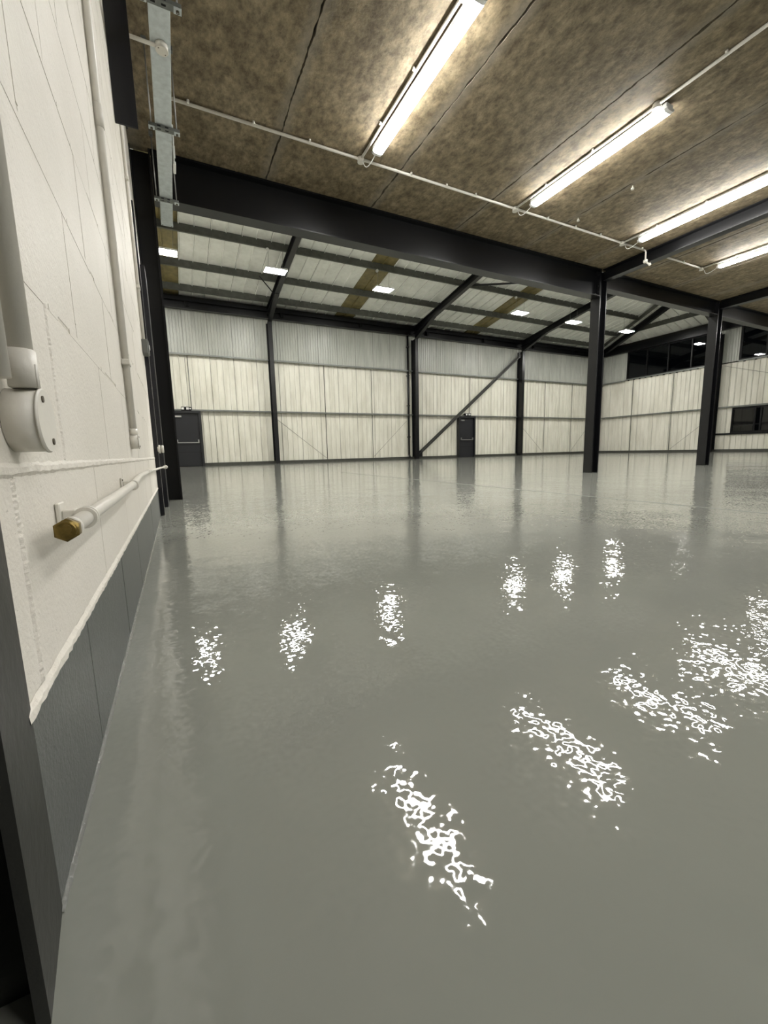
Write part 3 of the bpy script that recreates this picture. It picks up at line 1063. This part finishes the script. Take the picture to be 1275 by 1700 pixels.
def round_box(p, n, r, depth, label, mat='pvc', parent=None, name='junction_box', screws=True):
    """round conduit box with lid; p = centre of its back, n = outward axis"""
    p, n = Vector(p), Vector(n)
    t = thing(name, p, label, 'junction box')
    cyl('body', p, p + n * (depth - 0.003), r, mat, t, 32)
    lid = cyl('lid', p + n * (depth - 0.004), p + n * depth, r * 1.03, mat, t, 32, bev=0.0012)
    if screws:
        a = n.orthogonal().normalized()
        if abs(n.x) > 0.9:
            a = Vector((0, 0.45, -0.89))
        for s in (-1, 1):
            c = p + n * depth + a * (s * r * 0.74)
            cyl('screw', c - n * 0.001, c + n * 0.0012, 0.0034, 'screw', lid, 10)
    return t


ZC = 3.315
CY = 4.105
c = thing('conduit', (3.0, CY, ZC), 'long white conduit across the soffit feeding the batten lights', 'conduit')
cyl('pipe_run', (0.10, CY, ZC), (6.45, CY, ZC), 0.0125, 'pvc', c, 12)
for x in (0.338, 0.858, 1.362, 2.45, 2.90, 3.30, 4.45, 4.95, 5.45, 6.38):
    saddle((x, CY - 0.022, ZC), 'x', c)
# bell shaped drop at the end
tube('drop_bend', [(6.45, CY, ZC), (6.48, CY, ZC - 0.004), (6.495, CY, ZC - 0.02), (6.498, CY, ZC - 0.10), (6.50, CY, ZC - 0.125)], 0.0115, 'pvc', c, 10)
db = cyl('drop_box', (6.50, CY, ZC - 0.125), (6.50, CY, ZC - 0.168), 0.030, 'pvc', c, 16, bev=0.006)
cyl('drop_stub', (6.50, CY, ZC - 0.150), (6.59, CY - 0.01, ZC - 0.180), 0.012, 'pvc', db, 10)
cyl('drop_plug', (6.575, CY - 0.01, ZC - 0.170), (6.60, CY - 0.01, ZC - 0.185), 0.020, 'pvc', db, 12)
c = thing('conduit', (7.5, CY, ZC), 'short white conduit on the soffit beyond the beam', 'conduit')
cyl('pipe_run', (6.95, CY, ZC), (7.99, CY, ZC), 0.0125, 'pvc', c, 12)
saddle((7.45, CY - 0.022, ZC), 'x', c)
for i, (x, n) in enumerate(zip(LX, ('nearest', 'second', 'third', 'fourth'))):
    xc = x - 0.075
    c = thing('conduit', (xc, 3.2, ZC), 'white conduit beside the %s batten light' % n, 'conduit', 'conduits beside the battens')
    ye = 2.47 if i != 1 else -1.0
    cyl('pipe_run', (xc, ye, ZC), (xc, CY, ZC), 0.0125, 'pvc', c, 12)
    for y in (3.62, 3.05):
        saddle((xc - 0.022, y, ZC), 'y', c)
    if i == 1:
        for y in (1.95, 1.2):
            saddle((xc - 0.022, y, ZC), 'y', c)
    round_box((xc, CY, CEIL - 0.0005), (0, 0, -1), 0.033, 0.045, 'round white box on the soffit at the far end of the %s batten' % n, name='junction_box', screws=False)
    if i < 2:
        round_box((xc, 2.46, CEIL - 0.0005), (0, 0, -1), 0.033, 0.045, 'round white box on the soffit at the near end of the %s batten' % n, screws=False)
# old fixings left in the soffit joint
for x, y, n in ((4.83, 3.25, 'nearer'), (4.83, 3.95, 'farther')):
    t = thing('ceiling_fixing', (x, y, CEIL - 0.03), '%s of two small white fixings left in the soffit joint between second and third battens' % n, 'fixing')
    cyl('stud', (x, y, CEIL - 0.03), (x, y, CEIL + 0.004), 0.006, 'pvc', t, 8)
    cyl('cap', (x, y, CEIL - 0.036), (x, y, CEIL - 0.02), 0.016, 'pvc', t, 10)

# ------------------------------------------------------------------ galvanised trunking on hangers
tr = thing('cable_trunking', (0.125, 3.0, 2.80), 'galvanised cable trunking hung beside the left wall under the soffit', 'trunking')
TX0, TX1 = 0.073, 0.178
for i, (a, b) in enumerate(((-3.0, 0.0), (0.002, 3.0), (3.002, 5.06))):
    box('trunking_length', (TX0, a, 2.80), (TX1, b, 2.862), 'galv', tr, 0.002)
box('end_cap', (TX0 - 0.002, 5.055, 2.798), (TX1 + 0.002, 5.09, 2.864), 'galv', tr, 0.002)
for x in (TX0 + 0.012, TX1 - 0.012):
    cyl('screw', (x, 5.072, 2.795), (x, 5.072, 2.80), 0.005, 'screw', tr, 8)
for y, n in ((2.72, 'nearest hanger bracket of the galvanised trunking, at the top edge of the picture'), (3.655, 'middle hanger bracket under the galvanised trunking'),
             (4.585, 'farthest hanger bracket under the galvanised trunking, against the beam')):
    t = thing('strut_hanger', (0.13, y, 2.76), n, 'bracket', 'hangers under the trunking')
    x0, x1 = 0.030, 0.229
    ch = box('channel_face', (x0, y - 0.0205, 2.779), (x1, y + 0.0205, 2.799), 'strut', t, 0.001)
    for s in (0.095, 0.145):
        box('slot', (s - 0.011, y - 0.0212, 2.784), (s + 0.011, y - 0.0195, 2.792), 'black', ch)
        box('slot', (s - 0.011, y - 0.006, 2.7785), (s + 0.011, y + 0.006, 2.7795), 'black', ch)
    for x in (0.048, 0.211):
        cyl('threaded_rod', (x, y, 2.765), (x, y, CEIL - 0.001), 0.0045, 'wire', t, 8)
        box('square_washer', (x - 0.019, y - 0.019, 2.7745), (x + 0.019, y + 0.019, 2.7785), 'galv', t)
        cyl('nut', (x, y, 2.766), (x, y, 2.7745), 0.009, 'screw', t, 6)
        box('rod_anchor', (x - 0.016, y - 0.016, CEIL - 0.03), (x + 0.016, y + 0.016, CEIL - 0.0005), 'strut', t)
    if y == 3.655:
        box('label_tag', (0.196, y + 0.48, 2.90), (0.212, y + 0.485, 2.99), 'pvc_clean', t)
t = thing('cable', (0.19, 4.0, 2.85), 'loose white cable hanging beside the trunking with a small connector', 'cable')
tube('cable_run', [(0.186, 3.70, 2.86), (0.189, 3.78, 2.84), (0.192, 3.95, 2.815), (0.194, 4.06, 2.81)], 0.005, 'pvc_clean', t, 8)
box('connector', (0.186, 4.05, 2.795), (0.206, 4.17, 2.825), 'pvc_clean', t, 0.003)

# hanging navy steel stub against the wall, conduit and box feeding the trunking
t = thing('steel_stub_post', (-0.087, 3.05, 2.335), 'navy steel stub post hanging down the block wall from the soffit', 'post')
box('flange', (XW + 0.002, 3.0, 2.335), (-0.030, 3.012, CEIL - 0.001), 'navy_steel', t)
box('web', (-0.092, 3.012, 2.345), (-0.084, 3.05, CEIL - 0.001), 'navy_steel', t)
c = thing('conduit', (0.04, 3.03, 2.785), 'short white conduit from the navy stub post to the trunking', 'conduit')
cyl('pipe_run', (-0.0295, 2.985, 2.785), (0.10, 2.985, 2.785), 0.010, 'pvc', c, 12)
round_box((0.130, 2.985, 2.799), (0, 0, -1), 0.033, 0.034, 'round white junction box under the galvanised trunking')

# ------------------------------------------------------------------ services on the block wall
# near conduit with a big round box
c = thing('conduit', (-0.128, 0.535, 0.5), 'near vertical white painted conduit dropping into the big round box', 'conduit')
cyl('pipe_run', (-0.128, 0.535, 0.548), (-0.128, 0.535, CEIL - 0.001), 0.0108, 'pvc', c, 24)
cyl('coupler', (-0.128, 0.535, 0.5255), (-0.128, 0.535, 0.562), 0.0125, 'pvc', c, 24, bev=0.001)
cyl('coupler_rib', (-0.1165, 0.5305, 0.5255), (-0.1165, 0.5305, 0.548), 0.0012, 'pvc', c, 8)
box('saddle', (XW + 0.0005, 0.513, 1.2), (-0.116, 0.557, 1.215), 'pvc', c, 0.002)
round_box((XW + 0.0005, 0.545, 0.4945), (1, 0, 0), 0.0315, 0.029, 'big round white painted box on the block wall at the left edge')
c = thing('conduit', (-0.137, 0.502, 0.6), 'second white conduit tucked behind the near one at the left edge', 'conduit')
cyl('pipe_run', (-0.1365, 0.502, 0.53), (-0.1365, 0.502, CEIL - 0.001), 0.008, 'pvc', c, 20)
# middle conduit
YM = 1.80
c = thing('conduit', (-0.132, YM, 0.5), 'middle vertical white painted conduit on the block wall', 'conduit')
cyl('pipe_run', (-0.1325, YM, 0.54), (-0.1325, YM, CEIL - 0.001), 0.0115, 'pvc', c, 20)
cyl('coupler', (-0.1325, YM, 1.55), (-0.1325, YM, 1.62), 0.0138, 'pvc', c, 20)
box('saddle', (XW + 0.0005, YM - 0.028, 0.785), (-0.1185, YM + 0.028, 0.803), 'pvc', c, 0.002)
cyl('coupler', (-0.1325, YM, 0.535), (-0.1325, YM, 0.560), 0.0135, 'pvc', c, 20)
round_box((XW + 0.0005, YM, 0.5125), (1, 0, 0), 0.026, 0.028, 'small round white painted box on the block wall under the middle conduit')
# far conduit and grey box
c = thing('conduit', (-0.133, 3.55, 1.3), 'far vertical white conduit on the block wall above the grey box', 'conduit')
cyl('pipe_run', (-0.1335, 3.50, 1.27), (-0.1335, 3.50, CEIL - 0.001), 0.0105, 'pvc', c, 16)
for z in (1.62, 2.30):
    box('saddle', (XW + 0.0005, 3.47, z), (-0.121, 3.53, z + 0.02), 'pvc', c, 0.002)
t = thing('switch_box', (-0.128, 3.47, 1.17), 'small grey plastic box below the far conduit', 'box')
box('body', (XW + 0.0005, 3.42, 1.175), (-0.108, 3.54, 1.27), 'grey_plastic', t, 0.004)
box('cover', (-0.108, 3.424, 1.179), (-0.103, 3.536, 1.266), 'grey_plastic', t, 0.002)
box('switch_toggle', (-0.1028, 3.465, 1.21), (-0.098, 3.495, 1.24), 'pvc_clean', t, 0.001)

# dark jamb posts past the end of the visible wall
t = thing('steel_jamb', (-0.13, 3.62, 0), 'slim dark steel jamb against the block wall, left one', 'post')
box('flange', (XW + 0.001, 3.60, 0), (-0.118, 3.608, 2.24), 'navy_steel', t)
box('web', (-0.122, 3.608, 0), (-0.116, 3.70, 2.24), 'navy_steel', t)
t = thing('steel_jamb', (-0.12, 4.25, 0), 'slim dark steel jamb against the block wall, right one beside the column', 'post')
box('flange', (XW + 0.001, 4.20, 0), (-0.100, 4.21, 2.05), 'navy_steel', t)
box('web', (-0.106, 4.21, 0), (-0.098, 4.55, 2.05), 'navy_steel', t)
# cap fitting
t = thing('pipe_fitting', (-0.09, 3.55, 0.51), 'white threaded cap fitting sticking out beside the dark jamb', 'fitting')
cyl('stub', (-0.118, 3.56, 0.512), (-0.096, 3.56, 0.512), 0.018, 'pvc', t, 16)
cyl('collar', (-0.112, 3.56, 0.512), (-0.098, 3.56, 0.512), 0.031, 'pvc', t, 8, bev=0.002)
cyl('cap', (-0.093, 3.56, 0.512), (-0.076, 3.56, 0.512), 0.029, 'pvc', t, 20, bev=0.002)

# gas pipe with brass cap
PX, PZ = -0.115, 0.377
g_ = thing('gas_pipe', (PX, 1.2, PZ), 'white painted pipe along the block wall with a brass end cap', 'pipe')
pts = [(PX, 0.565, PZ), (PX, 0.9, PZ), (PX, 1.36, PZ + 0.002), (PX - 0.002, 1.45, PZ + 0.003), (PX - 0.009, 1.62, PZ + 0.004), (PX - 0.016, 1.82, PZ + 0.005), (-0.1325, 1.95, PZ + 0.005), (-0.1325, 2.45, PZ + 0.004)]
tube('pipe_run', pts, 0.0098, 'pvc', g_, 20)
cyl('sleeve', (-0.1325, 2.35, PZ + 0.004), (-0.1325, 2.48, PZ + 0.004), 0.0110, 'pvc', g_, 16)
tube('tail', [(-0.1325, 2.45, PZ + 0.004), (-0.128, 3.0, PZ - 0.004), (-0.112, 3.60, PZ - 0.006), (-0.094, 4.10, PZ - 0.012)], [0.0075, 0.0075, 0.007, 0.007], 'pvc', g_, 12)
cyl('tail_cap', (-0.0945, 4.08, PZ - 0.012), (-0.088, 4.17, PZ - 0.013), 0.016, 'pvc', g_, 12)
hx = cyl('cap_nut', (PX, 0.553, PZ), (PX, 0.572, PZ), 0.0128, 'brass', g_, 6, bev=0.0015)
hx['label'] = 'hexagonal aged brass end cap'
cyl('cap_face', (PX, 0.5505, PZ), (PX, 0.554, PZ), 0.0104, 'brass', g_, 28, bev=0.001)
cyl('cap_boss', (PX + 0.001, 0.5492, PZ + 0.002), (PX + 0.001, 0.551, PZ + 0.002), 0.005, 'brass', g_, 16)
cyl('cap_collar', (PX, 0.572, PZ), (PX, 0.585, PZ), 0.0118, 'pvc', g_, 20, bev=0.001)


def pipe_clip(y, parent):
    # base on the wall, stem and ring
    cb = box('clip_base', (XW + 0.0005, y - 0.014, PZ - 0.016), (XW + 0.006, y + 0.014, PZ + 0.022), 'pvc', parent, 0.0015)
    box('clip_stem', (XW + 0.006, y - 0.009, PZ - 0.008), (PX - 0.009, y + 0.009, PZ + 0.012), 'pvc', cb, 0.0015)
    for dy in (-0.009, 0.004):
        pts = []
        for i in range(25):
            a = 2 * math.pi * i / 24
            pts.append((PX + 0.0145 * math.cos(a), y + dy, PZ + 0.0145 * math.sin(a)))
        vs, fs = [], []
        for i in range(24):
            a = 2 * math.pi * i / 24
            for rr, yy in ((0.0100, 0), (0.0142, 0), (0.0142, 0.008), (0.0100, 0.008)):
                vs.append((PX + rr * math.cos(a), y + dy + yy, PZ + rr * math.sin(a)))
        for i in range(24):
            n_ = (i + 1) % 24
            for k_ in range(4):
                fs.append((i * 4 + k_, i * 4 + (k_ + 1) % 4, n_ * 4 + (k_ + 1) % 4, n_ * 4 + k_))
        raw('clip_ring', vs, fs, 'pvc', cb)


pipe_clip(0.668, g_)
pipe_clip(1.36, g_)
cyl('screw', (XW + 0.006, 1.35, PZ + 0.016), (XW + 0.0075, 1.35, PZ + 0.016), 0.003, 'screw', g_, 8)

# ------------------------------------------------------------------ dark steel post let into the wall at the near left
t = thing('steel_column', (-0.18, 0.40, 0), 'dark grey painted steel post let into the block wall at the lower left edge', 'column')
M['post'] = simple('dark_grey_painted_post', (0.017, 0.0175, 0.0155), 0.45, var=0.15, vscale=9, bscale=60, bdist=0.0008)
pl = [(-0.1435, 0.472), (-0.1305, 0.368), (-0.139, 0.366), (-0.158, 0.47)]
vs = [(x, y, z) for z in (0.0, CEIL - 0.001) for x, y in pl]
raw('flange', vs, [(0, 1, 2, 3), (4, 5, 6, 7), (0, 1, 5, 4), (1, 2, 6, 5), (2, 3, 7, 6), (3, 0, 4, 7)], 'post', t)
box('web', (-0.30, 0.40, 0), (-0.150, 0.41, CEIL - 0.001), 'post', t)
box('back_plate', (-0.212, -0.60, 0), (-0.20, 0.40, CEIL - 0.001), 'black', t)  # painted black for the shade inside the post recess
box('shade_plate', (-0.20, -0.60, 0.0), (-0.141, 0.364, 0.012), 'black', t)  # black sheet added over the floor as the recess shade
